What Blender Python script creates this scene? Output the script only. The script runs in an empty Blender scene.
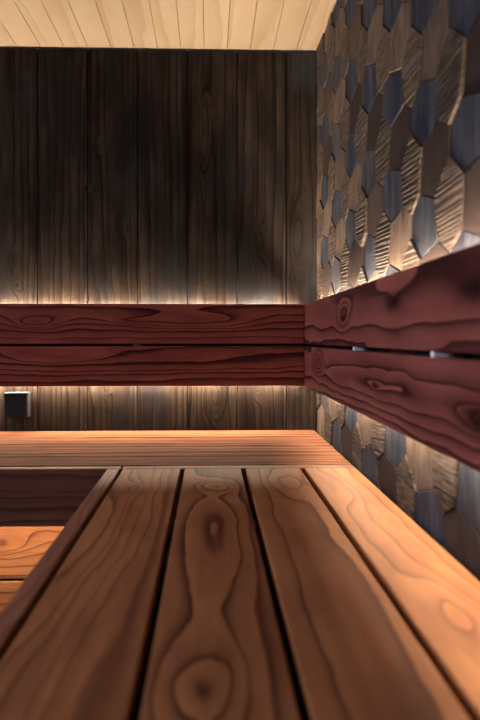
import bpy, bmesh, math, random
from mathutils import Vector, Matrix

random.seed(7)
SC = bpy.context.scene
COL = SC.collection
EYE = 1.263                      # camera height; heights below are written relative to it with H()
def H(z): return EYE + z
PI = math.pi

# ------------------------------------------------------------------ camera
cd = bpy.data.cameras.new('camera'); cam = bpy.data.objects.new('camera', cd); COL.objects.link(cam)
cam.location = (0, 0, EYE)
cam.rotation_euler = (PI/2, 0, -math.radians(1.62))
cd.sensor_fit = 'VERTICAL'; cd.sensor_height = 36; cd.sensor_width = 24
cd.lens = 30.0
cd.shift_x = 14/720; cd.shift_y = -26/720
cd.clip_start = 0.02; cd.clip_end = 30
cd.dof.use_dof = True; cd.dof.focus_distance = 1.75; cd.dof.aperture_fstop = 3.2
SC.camera = cam

# ------------------------------------------------------------------ world, lights, exposure
w = bpy.data.worlds.new('evening_sky'); SC.world = w; w.use_nodes = True
bg = w.node_tree.nodes['Background']; bg.inputs[0].default_value = (.45, .6, 1, 1); bg.inputs[1].default_value = .25
SC.view_settings.view_transform = 'Standard'; SC.view_settings.look = 'None'
SC.view_settings.gamma = 1; SC.view_settings.use_curve_mapping = False
SC.view_settings.exposure = 0.0
LED_RAIL_UP = 624.0
LED_BACK_UP = 720.0
LED_RAIL_DOWN = 163.2
LED_BACK_DOWN = 467.8
LED_UNDER = 255.0
LED_COL = (1.0, .80, .57)
WINDOW_W = 155.8
WINDOW_COL = (.74, .80, 1.0)

def area(name, loc, rot, sx, sy, power, color):
    l = bpy.data.lights.new(name, 'AREA'); l.shape = 'RECTANGLE'; l.size = sx; l.size_y = sy
    l.energy = power; l.color = color
    o = bpy.data.objects.new(name, l); COL.objects.link(o); o.location = loc; o.rotation_euler = rot
    return o
# dusk daylight outside the glazed left side of the sauna, slanting down through it
area('dusk_daylight', (-2.65, .10, 2.25), (0, -math.radians(62), 0), 1.6, 2.8, WINDOW_W, WINDOW_COL)

# ------------------------------------------------------------------ node helper
class G:
    def __init__(s, name):
        s.mat = bpy.data.materials.new(name); s.mat.use_nodes = True
        s.t = s.mat.node_tree; s.n = s.t.nodes; s.l = s.t.links
        s.bsdf = s.n['Principled BSDF']
    def _set(s, sock, v):
        if isinstance(v, (int, float)): sock.default_value = v
        elif isinstance(v, (tuple, list)):
            v = tuple(v)
            if sock.type == 'RGBA' and len(v) == 3: v = v + (1,)
            sock.default_value = v
        else: s.l.new(v, sock)
    def m(s, op, a, b=0.0, c=0.0):
        n = s.n.new('ShaderNodeMath'); n.operation = op
        s._set(n.inputs[0], a); s._set(n.inputs[1], b); s._set(n.inputs[2], c)
        return n.outputs[0]
    def add(s, a, b): return s.m('ADD', a, b)
    def sub(s, a, b): return s.m('SUBTRACT', a, b)
    def mul(s, a, b): return s.m('MULTIPLY', a, b)
    def obj(s):
        n = s.n.new('ShaderNodeTexCoord'); x = s.n.new('ShaderNodeSeparateXYZ')
        s.l.new(n.outputs['Object'], x.inputs[0]); return x.outputs
    def vec(s, x, y, z=0.0):
        n = s.n.new('ShaderNodeCombineXYZ')
        for i, v in enumerate((x, y, z)): s._set(n.inputs[i], v)
        return n.outputs[0]
    def noise(s, v, scale=1.0, detail=3.0, rough=.5):
        n = s.n.new('ShaderNodeTexNoise'); n.inputs['Scale'].default_value = scale
        n.inputs['Detail'].default_value = detail; n.inputs['Roughness'].default_value = rough
        s.l.new(v, n.inputs['Vector']); return n.outputs[0]
    def step(s, x, a, b, lo=0.0, hi=1.0):
        n = s.n.new('ShaderNodeMapRange'); n.interpolation_type = 'SMOOTHSTEP'
        s._set(n.inputs[0], x)
        for i, v in enumerate((a, b, lo, hi)): s._set(n.inputs[i+1], v)
        return n.outputs[0]
    def mix(s, f, a, b, mode='MIX'):
        n = s.n.new('ShaderNodeMix'); n.data_type = 'RGBA'; n.blend_type = mode
        s._set(n.inputs[0], f); s._set(n.inputs[6], a); s._set(n.inputs[7], b)
        return n.outputs[2]
    def attr(s, name):
        n = s.n.new('ShaderNodeAttribute'); n.attribute_name = name; return n.outputs['Fac']
    def bump(s, h, dist, strength=1.0):
        n = s.n.new('ShaderNodeBump'); n.inputs['Distance'].default_value = dist
        s._set(n.inputs['Strength'], strength)
        s.l.new(h, n.inputs['Height']); s.l.new(n.outputs[0], s.bsdf.inputs['Normal'])
    def out(s, color, rough=.5, metal=0.0, spec=.5):
        s._set(s.bsdf.inputs['Base Color'], color); s._set(s.bsdf.inputs['Roughness'], rough)
        s._set(s.bsdf.inputs['Metallic'], metal); s._set(s.bsdf.inputs['Specular IOR Level'], spec)
        return s.mat

def plain(name, col, rough=.5, metal=0.0, spec=.5):
    return G(name).out(col, rough, metal, spec)

def wood(name, light, mid, dark, spacing=.03, tilt=1.0, amp=1.2, seed=0.0, knots=(), axes=(0, 1),
         rough=.5, line=.85, fibre=.25, ufreq=1.3, vfreq=7.0, seed_attr=None, spec=.25, bump=.0006, mid_mix=.7, patch=None, wide_ring=.30, warp=.018, ior=1.25):
    """contour-line wood: growth rings are level lines of a tilted, noisy height field with a bump at each knot.
    knots: (u, v, half length, half width, rings, core darkness)"""
    g = G(name); o = g.obj(); u, v = o[axes[0]], o[axes[1]]; third = o[3-axes[0]-axes[1]]
    sd = seed
    if seed_attr: sd = g.mul(g.attr(seed_attr), 13.7)
    u_, v_ = u, v
    w1 = g.noise(g.vec(g.mul(u, 9.0), g.mul(v, 22.0), g.add(sd, 2.0)), 1.0, 2.0, .5)
    w2 = g.noise(g.vec(g.mul(u, 8.0), g.mul(v, 24.0), g.add(sd, 7.0)), 1.0, 2.0, .5)
    u = g.add(u, g.mul(g.sub(w1, .5), warp*3)); v = g.add(v, g.mul(g.sub(w2, .5), warp))
    n1 = g.noise(g.vec(g.mul(u, ufreq), g.mul(v, vfreq), sd), 1.0, 2.0, .45)
    n1b = g.noise(g.vec(g.mul(u, ufreq*7), g.mul(v, vfreq*3), sd), 1.0, 2.0, .5)
    F = g.mul(v, tilt/spacing)
    F = g.add(F, g.mul(third, .35/spacing))
    F = g.add(F, g.mul(g.sub(n1, .5), amp*4))
    F = g.add(F, g.mul(g.sub(n1b, .5), amp*.35))
    core = None
    for k in knots:
        u0, v0, au, av, A = k[:5]; cd_ = k[5] if len(k) > 5 else 0
        du = g.mul(g.sub(u, u0), 1/au); dv = g.mul(g.sub(v, v0), 1/av)
        r2 = g.add(g.mul(du, du), g.mul(dv, dv))
        e = g.m('EXPONENT', g.mul(r2, -1.0))
        F = g.add(F, g.mul(e, A))
        if cd_:
            c = g.mul(g.m('EXPONENT', g.mul(r2, -1.0/ (k[6] if len(k) > 6 else .07))), cd_)
            core = c if core is None else g.add(core, c)
    F = g.add(F, g.mul(g.noise(g.vec(g.mul(F, .8), sd, 0.0), 1.0, 1.0, .5), 1.6))
    ph = g.m('FRACT', F)
    u, v = u_, v_
    ring = g.mul(g.step(ph, .45, .95), g.step(ph, .95, 1.0, 1.0, 0.0))
    ringw = g.mul(ph, g.step(ph, .9, 1.0, 1.0, 0.0))
    fib = g.noise(g.vec(g.mul(u, 3.0), g.mul(g.add(v, g.mul(third, .83)), 420.0), sd), 1.0, 3.0, .6)
    fib2 = g.noise(g.vec(g.mul(u, 3.0), g.mul(g.add(v, g.mul(third, .83)), 90.0), sd), 1.0, 2.0, .55)
    pat = g.noise(g.vec(g.mul(u, 5.0), g.mul(v, 15.0), g.add(sd, 5.0)), 1.0, 4.0, .62)
    col = g.mix(g.mul(g.step(pat, .34, .66), mid_mix), light, mid)
    col = g.mix(g.mul(ringw, wide_ring), col, dark)
    col = g.mix(g.mul(g.mul(g.m('POWER', ring, 2.6), line), g.step(fib2, .2, .6, .55, 1.0)), col, dark)
    if core is not None:
        col = g.mix(g.m('MINIMUM', core, 1.0), col, tuple(c*.45 for c in dark))
    f = g.add(g.mul(g.sub(fib, .5), fibre*2), g.mul(g.sub(fib2, .5), fibre*1.3))
    grey = g.add(1.0, f)
    cc = g.n.new('ShaderNodeCombineColor')
    for i in range(3): g.l.new(grey, cc.inputs[i])
    col = g.mix(1.0, col, cc.outputs[0], 'MULTIPLY')
    if patch: col = patch(g, col, u, v, sd)
    g.bsdf.inputs['IOR'].default_value = ior
    h = g.add(g.mul(fib, .35), g.mul(ring, -.5))
    if bump:
        tc = g.n.new('ShaderNodeTexCoord'); sx = g.n.new('ShaderNodeSeparateXYZ'); g.l.new(tc.outputs['Normal'], sx.inputs[0])
        g.bump(h, bump, g.m('POWER', g.m('ABSOLUTE', sx.outputs[3-axes[0]-axes[1]]), 8.0))
    return g.out(col, g.add(rough, g.mul(g.sub(fib2, .5), .2)), 0, spec)

# ------------------------------------------------------------------ mesh helpers
def link(name, bm, mat, parent=None, loc=(0, 0, 0), rot=(0, 0, 0), smooth=False):
    me = bpy.data.meshes.new(name); bm.normal_update(); bm.to_mesh(me); bm.free()
    if smooth:
        for p in me.polygons: p.use_smooth = True
    me.materials.append(mat)
    o = bpy.data.objects.new(name, me); COL.objects.link(o)
    if parent: o.parent = parent
    o.location = loc; o.rotation_euler = rot
    return o
def box(bm, x0, x1, y0, y1, z0, z1):
    vs = [bm.verts.new((x, y, z)) for z in (z0, z1) for y in (y0, y1) for x in (x0, x1)]
    for f in ((0, 2, 3, 1), (4, 5, 7, 6), (0, 1, 5, 4), (2, 6, 7, 3), (0, 4, 6, 2), (1, 3, 7, 5)):
        bm.faces.new([vs[i] for i in f])
    return vs
def boxbm(x0, x1, y0, y1, z0, z1, bev=0.0, seg=2):
    bm = bmesh.new(); box(bm, x0, x1, y0, y1, z0, z1)
    if bev:
        bmesh.ops.bevel(bm, geom=bm.edges[:], offset=bev, segments=seg, affect='EDGES', profile=.5)
    return bm
def tag(o, label, cat, group=None):
    o['label'] = label; o['category'] = cat
    if group: o['group'] = group
    return o
def empty(name, loc, label, cat, group=None, rot=(0, 0, 0)):
    o = bpy.data.objects.new(name, None); COL.objects.link(o); o.location = loc; o.rotation_euler = rot
    o.empty_display_size = .05
    return tag(o, label, cat, group)
def struct(name, bm, mat, loc=(0, 0, 0)):
    o = link(name, bm, mat, None, loc); o['kind'] = 'structure'; return o

# ------------------------------------------------------------------ room numbers
XR = .355; YB = 1.956; XL = -1.75; YF = -1.6; ZC = H(.927)
BT = H(-.313)                      # top of the upper benches

# ------------------------------------------------------------------ materials
CH_L = (0.0341, 0.0245, 0.0192); CH_M = (0.0101, 0.0061, 0.0050); CH_D = (0.0021, 0.0010, 0.0010)
def char_patch(g, col, u, v, sd):
    n = g.noise(g.vec(g.mul(u, 2.6), g.mul(v, 5.5), 3.3), 1.0, 4.0, .6)
    col = g.mix(g.mul(g.step(n, .50, .66), .75), col, (.012, .0115, .013))
    n2 = g.noise(g.vec(g.mul(u, 3.1), g.mul(v, 4.5), 9.3), 1.0, 3.0, .55)
    return g.mix(g.mul(g.step(n2, .55, .72), .35), col, (.045, .048, .054))
M_wall_back = wood('dark_brushed_spruce', CH_L, CH_M, CH_D, spacing=.026, tilt=1.0, amp=1.3, axes=(2, 0), warp=.010, wide_ring=.22,
    rough=.62, line=.7, fibre=.75, ufreq=.6, vfreq=9.0, seed_attr='seed', spec=.08, bump=.0012,
    knots=[(H(.062), -.148, .028, .016, 3.0, .7), (H(.058), .178, .040, .017, 3.5, .9), (H(-.20), .015, .07, .028, 4.0, .0),
           (H(-.175), .155, .03, .018, 3.0, .8), (H(-.17), -.335, .03, .014, 3.0, .7), (H(.24), -.63, .03, .012, 2.0, .6),
           (H(.16), -.62, .025, .013, 2.0, .6), (H(.30), .16, .05, .02, 2.5, .4), (H(.60), -.43, .02, .012, 2, .9),
           (H(.61), -.36, .02, .010, 2, .9), (H(.32), .285, .10, .025, 2.5, .0), (H(.66), -.02, .12, .02, 3.0, .0),
           (H(.35), -.28, .02, .013, 2, .6), (H(.47), -.40, .018, .012, 2, .6)], patch=char_patch)
M_ceiling = wood('pale_aspen', (0.2577, 0.2013, 0.1477), (0.2350, 0.1725, 0.1160), (0.1592, 0.1006, 0.0527), spacing=.05, tilt=.5, amp=.5, axes=(1, 0),
    rough=.55, line=.22, fibre=.06, ufreq=1.0, vfreq=8, seed_attr='seed', bump=.0002, mid_mix=.6)
TH_L = (.270, .112, .046); TH_M = (.180, .064, .028); TH_D = (.040, .010, .0065)
def thermo(name, **k):
    return wood(name, k.pop('light', TH_L), k.pop('mid', TH_M), k.pop('dark', TH_D), **k)

# ------------------------------------------------------------------ structure: ceiling, walls, floor
def plank_panel(along, lo, hi, starts, wid_list, thick=.015, groove=.004, axis='x'):
    """a panel of boards in one mesh: face attribute 'seed' differs per board"""
    bm = bmesh.new(); lay = bm.faces.layers.float.new('seed')
    return bm, lay
def wall_back():
    bm = bmesh.new(); lay = bm.faces.layers.float.new('seed')
    seams = [-.070 + .1615*k for k in range(-11, 3)]
    seams = [XL] + [s for s in seams if s > XL+.02] + [XR]
    box(bm, XL, XR, YB+.014, YB+.03, 0, ZC)
    rnd = random.Random(3)
    for a, b in zip(seams[:-1], seams[1:]):
        g = .0020; c = .0010
        sd = rnd.random()*5
        prof = [(a+g, YB+.014), (a+g, YB+c), (a+g+c, YB), (b-g-c, YB), (b-g, YB+c), (b-g, YB+.014)]
        bo = [bm.verts.new((x, y, 0)) for x, y in prof]; to = [bm.verts.new((x, y, ZC-.004)) for x, y in prof]
        n = len(prof)
        for i in range(n-1):
            f = bm.faces.new((bo[i], bo[i+1], to[i+1], to[i])); f[lay] = sd
        bm.faces.new(to)[lay] = sd
    return struct('wall_back', bm, M_wall_back)
wall_back()
def ceiling():
    bm = bmesh.new(); lay = bm.faces.layers.float.new('seed')
    pitch = .0752; x0 = .059 - pitch*24
    xs = [x0+pitch*i for i in range(28)]
    xs = [XL] + [x for x in xs if XL+.01 < x < XR-.01] + [XR+.02]
    box(bm, XL-.02, XR+.03, YF-.02, YB+.03, ZC+.010, ZC+.03)
    rnd = random.Random(5)
    for a, b in zip(xs[:-1], xs[1:]):
        g = .0005; c = .0011; sd = rnd.random()*5
        prof = [(a+g, ZC+.010), (a+g, ZC+c), (a+g+c, ZC), (b-g-c, ZC), (b-g, ZC+c), (b-g, ZC+.010)]
        fr = [bm.verts.new((x, YF, z)) for x, z in prof]; bk = [bm.verts.new((x, YB-.004, z)) for x, z in prof]
        for i in range(5):
            f = bm.faces.new((fr[i], bk[i], bk[i+1], fr[i+1])); f[lay] = sd
        bm.faces.new(bk)[lay] = sd
    bmesh.ops.recalc_face_normals(bm, faces=bm.faces[:])
    return struct('ceiling', bm, M_ceiling)
ceiling()
M_floor = (lambda g: g.out(g.mix(g.noise(g.vec(*[g.mul(c, 14.0) for c in g.obj()[:3]]), 1, 4), (.035, .035, .037), (.07, .068, .066)), .45))(G('dark_stone'))
struct('floor', boxbm(XL-.02, XR+.05, YF-.02, YB+.05, -.03, 0), M_floor)
M_side = wood('dark_stained_side_boards', CH_L, CH_M, CH_D, spacing=.03, tilt=1, amp=1, axes=(2, 1), rough=.6, fibre=.3)
WY0, WY1, WZ0, WZ1 = -1.40, 1.85, .30, 2.13
bm = bmesh.new()
for a, b, c, d in ((YF, WY0, 0, ZC), (WY1, YB, 0, ZC), (WY0, WY1, 0, WZ0), (WY0, WY1, WZ1, ZC)):
    box(bm, XL-.04, XL, a, b, c, d)
struct('wall_left', bm, M_side)
M_front = wood('dark_stained_front_boards', CH_L, CH_M, CH_D, spacing=.03, tilt=1, amp=1, axes=(2, 0), rough=.6, fibre=.3)
struct('wall_front', boxbm(XL-.04, XR+.03, YF-.04, YF, 0, ZC), M_front)
g = G('clear_glass')
tr = g.n.new('ShaderNodeBsdfTransparent'); gl = g.n.new('ShaderNodeBsdfGlossy'); gl.inputs['Roughness'].default_value = .02
mx = g.n.new('ShaderNodeMixShader'); fr = g.n.new('ShaderNodeFresnel'); fr.inputs[0].default_value = 1.45
g.l.new(fr.outputs[0], mx.inputs[0]); g.l.new(tr.outputs[0], mx.inputs[1]); g.l.new(gl.outputs[0], mx.inputs[2])
g.l.new(mx.outputs[0], g.n['Material Output'].inputs['Surface'])
struct('window_1', boxbm(XL-.026, XL-.018, WY0, WY1, WZ0, WZ1), g.mat)

# ---- right wall: mosaic of three repeating wooden hexagons, sawn, brown and blue-grey
def mosaic_material():
    g = G('wooden_mosaic'); o = g.obj(); y, z = o[1], o[2]
    tt = g.attr('kind_of_tile'); sd = g.attr('seed')
    sd10 = g.mul(sd, 31.0)
    fib = g.noise(g.vec(g.mul(y, 260.0), g.mul(z, 9.0), sd10), 1, 3, .6)
    wide = g.noise(g.vec(g.mul(y, 40.0), g.mul(z, 4.0), sd10), 1, 3, .55)
    ph = g.m('FRACT', g.add(g.mul(wide, 6.0), g.mul(y, 20.0)))
    ring = g.mul(g.step(ph, .4, .9), g.step(ph, .9, 1.0, 1.0, 0.0))
    brown = g.mix(g.step(sd, .25, .6), (0.0820, 0.0583, 0.0448), (0.0250, 0.0178, 0.0159))
    grey = g.mix(g.step(wide, .35, .65), (0.0337, 0.0375, 0.0493), (0.0139, 0.0172, 0.0276))
    grey = g.mix(g.mul(g.step(sd, .55, .95), .35), grey, (0.0600, 0.0510, 0.0450))
    sm = g.noise(g.vec(g.mul(y, 22.0), g.mul(z, 190.0), sd10), 1, 4, .7)
    sawn = g.mix(g.step(sm, .32, .68), (0.0134, 0.0090, 0.0074), (0.0670, 0.0500, 0.0411))
    isb = g.step(tt, .4, .6); isr = g.step(tt, 1.4, 1.6)
    col = g.mix(isb, brown, grey)
    blot = g.noise(g.vec(g.mul(y, 30.0), g.mul(z, 12.0), sd10), 1, 3, .6)
    col = g.mix(g.step(blot, .45, .75, 0, .55), col, (.016, .011, .010))
    col = g.mix(g.mul(ring, .45), col, (.012, .008, .007))
    fg = g.add(1.0, g.mul(g.sub(fib, .5), .9))
    cc = g.n.new('ShaderNodeCombineColor')
    for i in range(3): g.l.new(fg, cc.inputs[i])
    col = g.mix(1.0, col, cc.outputs[0], 'MULTIPLY')
    col = g.mix(isr, col, sawn)
    lf = g.sub(1.0, isr)
    h = g.add(g.mul(g.mul(fib, .5), lf), g.mul(g.mul(sm, 2.2), isr))
    g.bump(h, .0009)
    g.bsdf.inputs['IOR'].default_value = 1.2
    return g.out(col, .65, 0, .12)
M_mosaic = mosaic_material()
def clip(poly, axis, val, keep_greater):
    out = []
    for i in range(len(poly)):
        a, b = poly[i], poly[(i+1) % len(poly)]
        ia = (a[axis] > val) == keep_greater; ib = (b[axis] > val) == keep_greater
        if ia: out.append(a)
        if ia != ib:
            t = (val-a[axis])/(b[axis]-a[axis]); out.append((a[0]+t*(b[0]-a[0]), a[1]+t*(b[1]-a[1])))
    return out
def mosaic_polys():
    T = [(1.078, .603), (1.035, .579), (1.035, .538), (1.091, .486), (1.164, .509), (1.152, .585)]
    a = (-.170, -.0890); b = (0.0, -.186)
    P = lambda i, m, n: (T[i-1][0]+m*a[0]+n*b[0], T[i-1][1]+m*a[1]+n*b[1])
    kinds = {0: [P(i, 0, 0) for i in range(1, 7)],
             1: [P(5, 1, 0), P(4, 1, 0), P(1, 1, 1), P(6, 1, 1), P(3, 0, 1), P(2, 0, 1)],
             2: [P(3, 0, 0), P(6, 1, 0), P(5, 1, 0), P(2, 0, 1), P(1, 0, 1), P(4, 0, 0)]}
    res = []
    SPLIT = -.04
    for part in (0, 1):
        for kd, poly in kinds.items():
            for m in range(-8, 20):
                for n in range(-16, 18):
                    q = [(yy+m*a[0]+n*b[0], zz+m*a[1]+n*b[1]) for yy, zz in poly]
                    if part:
                        q = [(2.446-yy, zz-.745) for yy, zz in q]
                        q = [(1.282+(yy-1.282)*1.03, zz) for yy, zz in q][::-1]
                    q = clip(q, 1, SPLIT, part == 0)
                    for ax, val, gr in ((0, YB-.002, False), (0, YF+.005, True), (1, .9255, False), (1, -EYE+.01, True)):
                        if len(q) > 2: q = clip(q, ax, val, gr)
                    if len(q) < 3: continue
                    ar = abs(sum(q[i][0]*q[(i+1) % len(q)][1]-q[(i+1) % len(q)][0]*q[i][1] for i in range(len(q))))/2
                    if ar < 4e-5: continue
                    res.append((kd, q))
    return res
def wall_right():
    bm = bmesh.new(); lk = bm.faces.layers.float.new('kind_of_tile'); ls = bm.faces.layers.float.new('seed')
    box(bm, XR+.002, XR+.03, YF, YB+.03, 0, ZC+.01)
    rnd = random.Random(11)
    for kd, q in mosaic_polys():
        # orientation: make it counter-clockwise seen from the room (-X side)
        ar = sum(q[i][0]*q[(i+1) % len(q)][1]-q[(i+1) % len(q)][0]*q[i][1] for i in range(len(q)))
        if ar > 0: q = q[::-1]
        cy = sum(p[0] for p in q)/len(q); cz = sum(p[1] for p in q)/len(q)
        base = {0: .0030, 1: .0025, 2: .0045}[kd] + rnd.uniform(-.0015, .0015)
        ty = rnd.uniform(-.035, .035); tz = rnd.uniform(-.03, .03)
        sd = rnd.random()
        def shrink(d):
            r = []
            n = len(q)
            for i in range(n):
                p0, p1, p2 = Vector(q[i-1]), Vector(q[i]), Vector(q[(i+1) % n])
                e1 = (p1-p0); e2 = (p2-p1)
                if e1.length < 1e-5 or e2.length < 1e-5: r.append(p1); continue
                e1.normalize(); e2.normalize()
                n1 = Vector((e1.y, -e1.x)); n2 = Vector((e2.y, -e2.x))
                bis = n1+n2
                if bis.length < 1e-4: r.append(p1); continue
                bis.normalize(); r.append(p1 + bis*(d/max(.45, bis.dot(n1))))
            return r
        def hgt(yy, zz): return base + ty*(yy-cy) + tz*(zz-cz)
        tb = bmesh.new()
        outer = shrink(.0009); inner = shrink(.0017)
        vb = [tb.verts.new((XR+.003, p[0], H(p[1]))) for p in outer]
        vm = [tb.verts.new((XR-hgt(*p)+.0010, p[0], H(p[1]))) for p in outer]
        vt = [tb.verts.new((XR-hgt(*p), p[0], H(p[1]))) for p in inner]
        n = len(q); 
        for i in range(n):
            j = (i+1) % n
            tb.faces.new((vb[i], vb[j], vm[j], vm[i])); tb.faces.new((vm[i], vm[j], vt[j], vt[i]))
        tb.faces.new(vt)
        if kd == 2:      # sawn face: irregular level saw steps, real relief
            zz = min(p[1] for p in q); top = max(p[1] for p in q)
            teeth = []
            while zz < top:
                st = rnd.uniform(.003, .0125); teeth.append((zz, zz+.0014)); zz += st
            slope = rnd.uniform(-.10, .10)
            pl = Vector((0, slope, 1)).normalized()
            for lo, hi in teeth:
                for v_ in (lo, hi):
                    bmesh.ops.bisect_plane(tb, geom=tb.verts[:]+tb.edges[:]+tb.faces[:], dist=1e-6,
                        plane_co=(XR, cy, H(v_)), plane_no=pl)
            for v in tb.verts:
                if v.co.x > XR-.0008 or abs(v.co.x-XR-.003) < 1e-4: continue
                f = v.co.z-EYE+slope*(v.co.y-cy)
                depth = 0
                for k_, (lo, hi) in enumerate(teeth):
                    nx = teeth[k_+1][0] if k_+1 < len(teeth) else lo+.012
                    if lo-1e-5 <= f < hi-1e-5: depth = 1.0; break
                    if hi-1e-5 <= f < nx-1e-5: depth = -1.0*(1-(f-hi)/(nx-hi)); break
                v.co.x += .0006*(1 if depth > 0 else depth)
        bmesh.ops.recalc_face_normals(tb, faces=tb.faces[:])
        tm = {v: bm.verts.new(v.co) for v in tb.verts}
        for f in tb.faces:
            try: nf = bm.faces.new([tm[v] for v in f.verts])
            except ValueError: continue
            nf[lk] = kd; nf[ls] = sd
        tb.free()
    return struct('wall_right', bm, M_mosaic)
wall_right()

# ------------------------------------------------------------------ LED strips
def emit(name, strength):
    g = G(name); e = g.n.new('ShaderNodeEmission'); e.inputs[0].default_value = LED_COL+(1,); e.inputs[1].default_value = strength
    g.l.new(e.outputs[0], g.n['Material Output'].inputs['Surface']); return g.mat
M_led_up = emit('led_diffuser_up', LED_RAIL_UP); M_led_dn = emit('led_diffuser_down', LED_RAIL_DOWN); M_led_bu = emit('led_diffuser_back_up', LED_BACK_UP); M_led_bd = emit('led_diffuser_back_down', LED_BACK_DOWN); M_led_un = emit('led_diffuser_under', LED_UNDER)
M_alu = plain('aluminium', (.6, .6, .6), .4, 1.0)
def led(parent, L0, L1, zface, up, mat, yc=.0, w=.008):
    """strip along local x from L0 to L1: aluminium channel with a glowing diffuser face; yc = centre across"""
    s = 1 if up else -1
    bm = bmesh.new()
    box(bm, L0, L1, yc-w/2-.001, yc+w/2+.001, min(zface-s*.008, zface-s*.001), max(zface-s*.008, zface-s*.001))
    ch = link('led_channel', bm, M_alu, parent)
    bm = bmesh.new()
    vs = [bm.verts.new(p) for p in ((L0, yc-w/2, zface), (L1, yc-w/2, zface), (L1, yc+w/2, zface), (L0, yc+w/2, zface))]
    bm.faces.new(vs if up else vs[::-1])
    link('led_diffuser', bm, mat, ch)

# ------------------------------------------------------------------ backrests (local x along, y = away from sitter, z = height rel. to rail middle)
RZ = -.0345                                      # middle of the gap, relative to the eye
M_steel = plain('white_nylon', (.8, .8, .78), .4)
def rail_boards(root, L0, L1, mats, loc_frame):
    for (z0, z1), m in zip(((.004, .1285), (-.1285, -.004)), mats):
        # each board's own origin sits on its centre line, so grain coordinates are its own
        bm = boxbm(L0, L1, -.012, .012, -(z1-z0)/2, (z1-z0)/2, .003, 2)
        link('backrest_board', bm, m, root, (0, .012, (z0+z1)/2))
RED = dict(light=(0.2373, 0.0611, 0.0423), mid=(0.1583, 0.0347, 0.0235), dark=(0.0183, 0.0035, 0.0030))
RED_SIDE = dict(light=(0.2326, 0.0684, 0.0516), mid=(0.1551, 0.0389, 0.0287), dark=(0.0179, 0.0039, 0.0037))
# back rail: local x = world X
rb = empty('backrest', (0, 1.876, H(RZ)), 'reddish two-board wooden backrest running level across the dark plank wall', 'backrest', 'two-board sauna backrests')
kb1 = [(-.535, .005, .075, .020, 2.4, .25), (-.06, .012, .20, .028, 2.4, 0), (-.24, .012, .06, .010, 1.0, .5, .3)]
kb2 = [(-.50, .020, .28, .030, 1.8, 0), (.05, .01, .3, .03, 1.2, 0)]
mb1 = thermo('red_thermo_rail_upper', spacing=.020, tilt=.85, amp=.45, seed=2.1, axes=(0, 2), knots=kb1, rough=.5, line=.95, wide_ring=.4, **RED)
mb2 = thermo('red_thermo_rail_lower', spacing=.022, tilt=.85, amp=.5, seed=6.4, axes=(0, 2), knots=kb2, rough=.5, line=.95, wide_ring=.4, **RED)
rail_boards(rb, XL+.004, .2995, (mb1, mb2), None)
M_dull = plain('dull_spacer', (.05, .03, .025), .6)
def brackets(root, xs, reach, clip_mat, hw=.005):
    for x in xs:
        bm = boxbm(x-.010, x+.010, .025, reach, -.05, .05, .002, 1)
        link('wall_bracket', bm, M_dull, root)
        bm = boxbm(x-hw, x+hw, .0030, .0245, -.0042, .0042, .0006, 1)
        link('spacer_clip', bm, clip_mat, root)
brackets(rb, (-1.2, -.225), .0795, M_dull, .012)
led(rb, XL+.02, .29, .114, True, M_led_bu, .071)
led(rb, XL+.02, .29, -.118, False, M_led_bd, .066)
# right rail: local x = world -Y reversed -> rotate so local x runs along world Y (towards the back)
tilt = -math.radians(.42)
rr = empty('backrest', (.300, 1.9005, H(RZ-.001)), 'reddish two-board wooden backrest running along the hexagon mosaic wall towards the viewer', 'backrest', 'two-board sauna backrests',
           rot=(0, tilt, -PI/2))
# local x -> world -Y ; local y -> world +X ; u = 1.9 - Y
U = lambda Y: 1.9-Y
kr1 = [(U(1.33), .006, .055, .026, 3.0, .8, .10), (U(.965), .012, .050, .016, .30, .8, .7), (U(.66), .010, .08, .018, .5, .8, .7),
       (U(1.0), .03, .75, .055, 1.2, 0)]
kr2 = [(U(1.075), .004, .6, .034, 2.4, 0), (U(1.075), .004, .022, .007, .3, 1.0, .8), (U(.64), -.005, .08, .020, 2.0, 1.0, .8),
       (U(1.64), .022, .06, .035, 2.6, .2), (U(1.15), -.07, 1.2, .03, -1.2, 0)]
mr1 = thermo('red_thermo_side_rail_upper', spacing=.075, tilt=.9, amp=.42, seed=1.7, axes=(0, 2), knots=kr1, rough=.5, line=.9, wide_ring=.6, ufreq=2.0, **RED_SIDE)
mr2 = thermo('red_thermo_side_rail_lower', spacing=.075, tilt=.3, amp=.36, seed=4.9, axes=(0, 2), knots=kr2, rough=.5, line=1.0, wide_ring=.85, ufreq=2.6, **RED_SIDE)
rail_boards(rr, 0, 3.2, (mr1, mr2), None)
brackets(rr, (U(1.251), U(.807), 2.2), .043, M_steel)
led(rr, .03, 3.1, .114, True, M_led_up, .031, .006)
led(rr, .03, 3.1, -.1168, False, M_led_dn, .031, .010)

# ------------------------------------------------------------------ benches
TB = .028
def plank(parent, p0, length, width, ang, mat, name='bench_board', thick=TB, bev=.0018):
    bm = boxbm(0, length, -width/2, width/2, -thick, 0, bev, 2)
    return link(name, bm, mat, parent, p0, (0, 0, ang))
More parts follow.
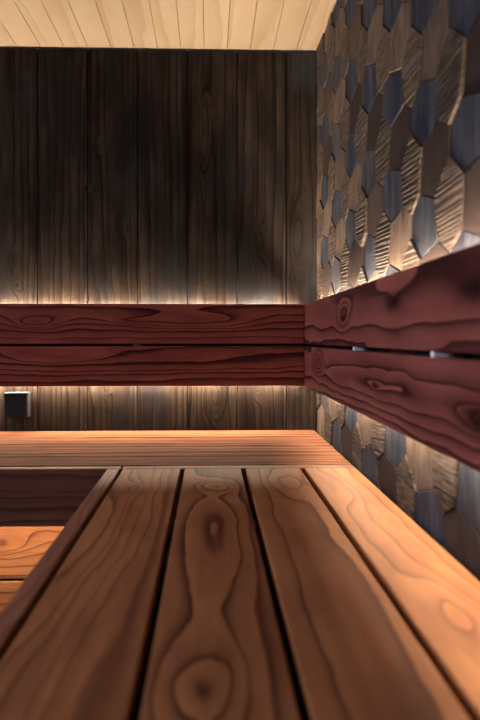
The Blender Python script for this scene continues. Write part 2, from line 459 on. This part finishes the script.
# long bench across the back: boards along X
bb = empty('bench', (0, 1.676, 0), 'slatted upper bench along the dark plank wall, lit from behind the backrest', 'bench', 'upper sauna benches')
edges = [1.953, 1.823, 1.680, 1.540, 1.4325]
for i in range(4):
    y1, y0 = edges[i], edges[i+1]
    wv = y1-y0-.006
    m = thermo('thermo_back_bench_board_%s' % 'abcd'[i], spacing=.028, tilt=.9, amp=.6, seed=3.1+i*2.7, rough=.7, ior=1.15, spec=.12, line=.9, wide_ring=.5, ufreq=.8, fibre=.35, light=(0.2201, 0.0971, 0.0518), mid=(0.1489, 0.0596, 0.0310),
               knots=[(.2-.35*i, 0, .3, .03, 1.5, 0)])
    plank(bb, (XL+.004, (y0+y1)/2-1.676, BT), XR-XL-.016, wv, 0, m)
m = thermo('thermo_fascia_back', spacing=.025, tilt=1, amp=.5, seed=8.2, axes=(0, 2), rough=.5, line=.6, light=(0.1650, 0.0675, 0.0413), mid=(0.1275, 0.0488, 0.0315))
bm = boxbm(XL+.004, -.206, -.0142, .0142, -.133, 0, .003, 2)
link('fascia_board', bm, m, bb, (0, 1.4145-1.676, BT))
bm = boxbm(-.2035, XR-.012, -.0142, .0142, -.028, 0, .003, 2)
link('edge_strip', bm, m, bb, (0, 1.4145-1.676, BT))
M_batt = thermo('thermo_batten', spacing=.03, seed=5.5, axes=(1, 2))
for x in (-1.5, -.85, .10):
    link('support_batten', boxbm(x-.02, x+.02, 1.432-1.676, 1.952-1.676, -.045, 0, .002, 1), M_batt, bb, (0, 0, BT-TB-.0005))
for x in (-1.6, .10):
    link('leg', boxbm(x-.02, x+.02, .16, .20, 0, BT-TB-.046, .002, 1), M_batt, bb)
# led under the back bench, behind the fascia, washing the skirting
led(bb, XL+.02, -.2, BT-.095, False, M_led_un, 1.436-1.676)

# front (side) bench: boards along Y
fb = empty('bench', (.08, .1, 0), 'slatted upper bench along the mosaic wall, its four wide boards running to the viewer', 'bench', 'upper sauna benches')
Y0, Y1 = -1.25, 1.3985
gaps = [-.2045, -.0615, .0795, .2180, .3590]
def yk(Y): return Y-Y0                     # local u of a world Y
pk = [
  dict(seed=1.3, spacing=.026, tilt=.9, amp=.50, line=.55, wide_ring=.22, knots=[(yk(1.22), .015, .05, .018, 1.6, .2), (yk(.95), .03, .35, .04, 1.5, 0), (yk(.55), .0, .3, .03, -1.0, 0)]),
  dict(seed=2.2, spacing=.050, tilt=.3, amp=.32, line=.9, wide_ring=.38, knots=[(yk(1.235), -.006, .045, .036, 2.6, .35, .04), (yk(.98), -.004, .20, .046, 1.6, 0), (yk(.53), .014, .065, .032, 2.1, .5, .05), (yk(.53), .0, .5, .06, 1.2, 0)]),
  dict(seed=3.9, spacing=.028, tilt=-.9, amp=.40, line=.75, wide_ring=.30, knots=[(yk(1.26), -.015, .09, .036, 1.8, 0), (yk(.7), -.050, 1.2, .040, -1.5, 0)]),
  dict(seed=5.1, spacing=.032, tilt=.75, amp=.45, line=.5, wide_ring=.25, knots=[(yk(.66), .0, .10, .032, 2.4, .1), (yk(1.2), .02, .12, .03, 1.5, 0)]),
]
for i in range(4):
    x0, x1 = gaps[i]+.0052, gaps[i+1]-.0052
    if i == 3: x1 = .3620-.004
    x1 = min(x1, XR-.012) if i == 3 else x1
    m = thermo('thermo_side_bench_board_%s' % 'abcd'[i], rough=.55, ufreq=1.5, vfreq=6, fibre=.24, **pk[i])
    plank(fb, ((x0+x1)/2-.08, Y0-.1, BT), Y1-Y0, x1-x0, PI/2, m)
m = thermo('thermo_fascia_side', spacing=.03, seed=7.7, axes=(0, 1), rough=.5, line=.4, light=(0.2250, 0.0975, 0.0562), mid=(0.1800, 0.0750, 0.0450))
bm = boxbm(0, 1.399-Y0, -.0145, .0145, -.133, 0, .003, 2)
link('fascia_board', bm, m, fb, (-.2218-.08, Y0-.1, BT), (0, 0, PI/2))
for y_ in (-1.0, -.3, .45, 1.085):
    link('support_batten', boxbm(-.2065-.08, XR-.012-.08, y_-.1-.02, y_-.1+.02, -.045, 0, .002, 1), M_batt, fb, (0, 0, BT-TB-.0005))
for y_ in (-1.0, .45):
    link('leg', boxbm(-.02, .02, y_-.1-.02, y_-.1+.02, 0, BT-TB-.046, .002, 1), M_batt, fb)
# skirting boards set back under both benches
def skirting(name, label, loc, rot, L):
    r = empty(name, loc, label, 'skirting', 'board skirtings under the benches', rot=rot)
    zt = H(-.6357)+.139
    i = 0
    while zt > .06:
        m = thermo('thermo_skirting_%d' % i if i < 2 else 'thermo_skirting_low', spacing=.020, tilt=.7, amp=.55, seed=4.2+i*3.1, axes=(0, 2), rough=.5, line=.7, ufreq=1.6,
                   knots=[(1.205, .022, .08, .035, 2.5, .1)] if i == 0 else ()) if i < 3 else m
        lo = max(zt-.1325, .012)
        link('skirting_board', boxbm(0, L, 0, .018, -(zt-lo)/2, (zt-lo)/2, .0025, 2), m, r, (0, 0, (zt+lo)/2))
        zt -= .139; i += 1
    return r
skirting('bench_skirting', 'horizontal board skirting under the back bench, its top board glowing orange from a hidden light', (XL+.004, 1.555, 0), (0, 0, 0), -.186-XL-.004)
skirting('bench_skirting', 'dark board skirting set back under the bench beside the mosaic wall', (-.165, 1.573, 0), (0, 0, -PI/2), 2.8)

# ------------------------------------------------------------------ small black box on the back wall
M_black = plain('black_plastic', (.012, .0135, .016), .6, 0, .2)
sb = empty('sensor_box', (-.612, YB, H(-.2255)), 'small black box mounted on the dark plank wall below the backrest', 'box')
link('casing', boxbm(-.038, .038, -.040, -.004, -.040, .040, .0035, 2), M_black, sb)
link('mounting_plate', boxbm(-.034, .034, -.0042, 0.0, -.036, .036, .0015, 1), M_black, sb)
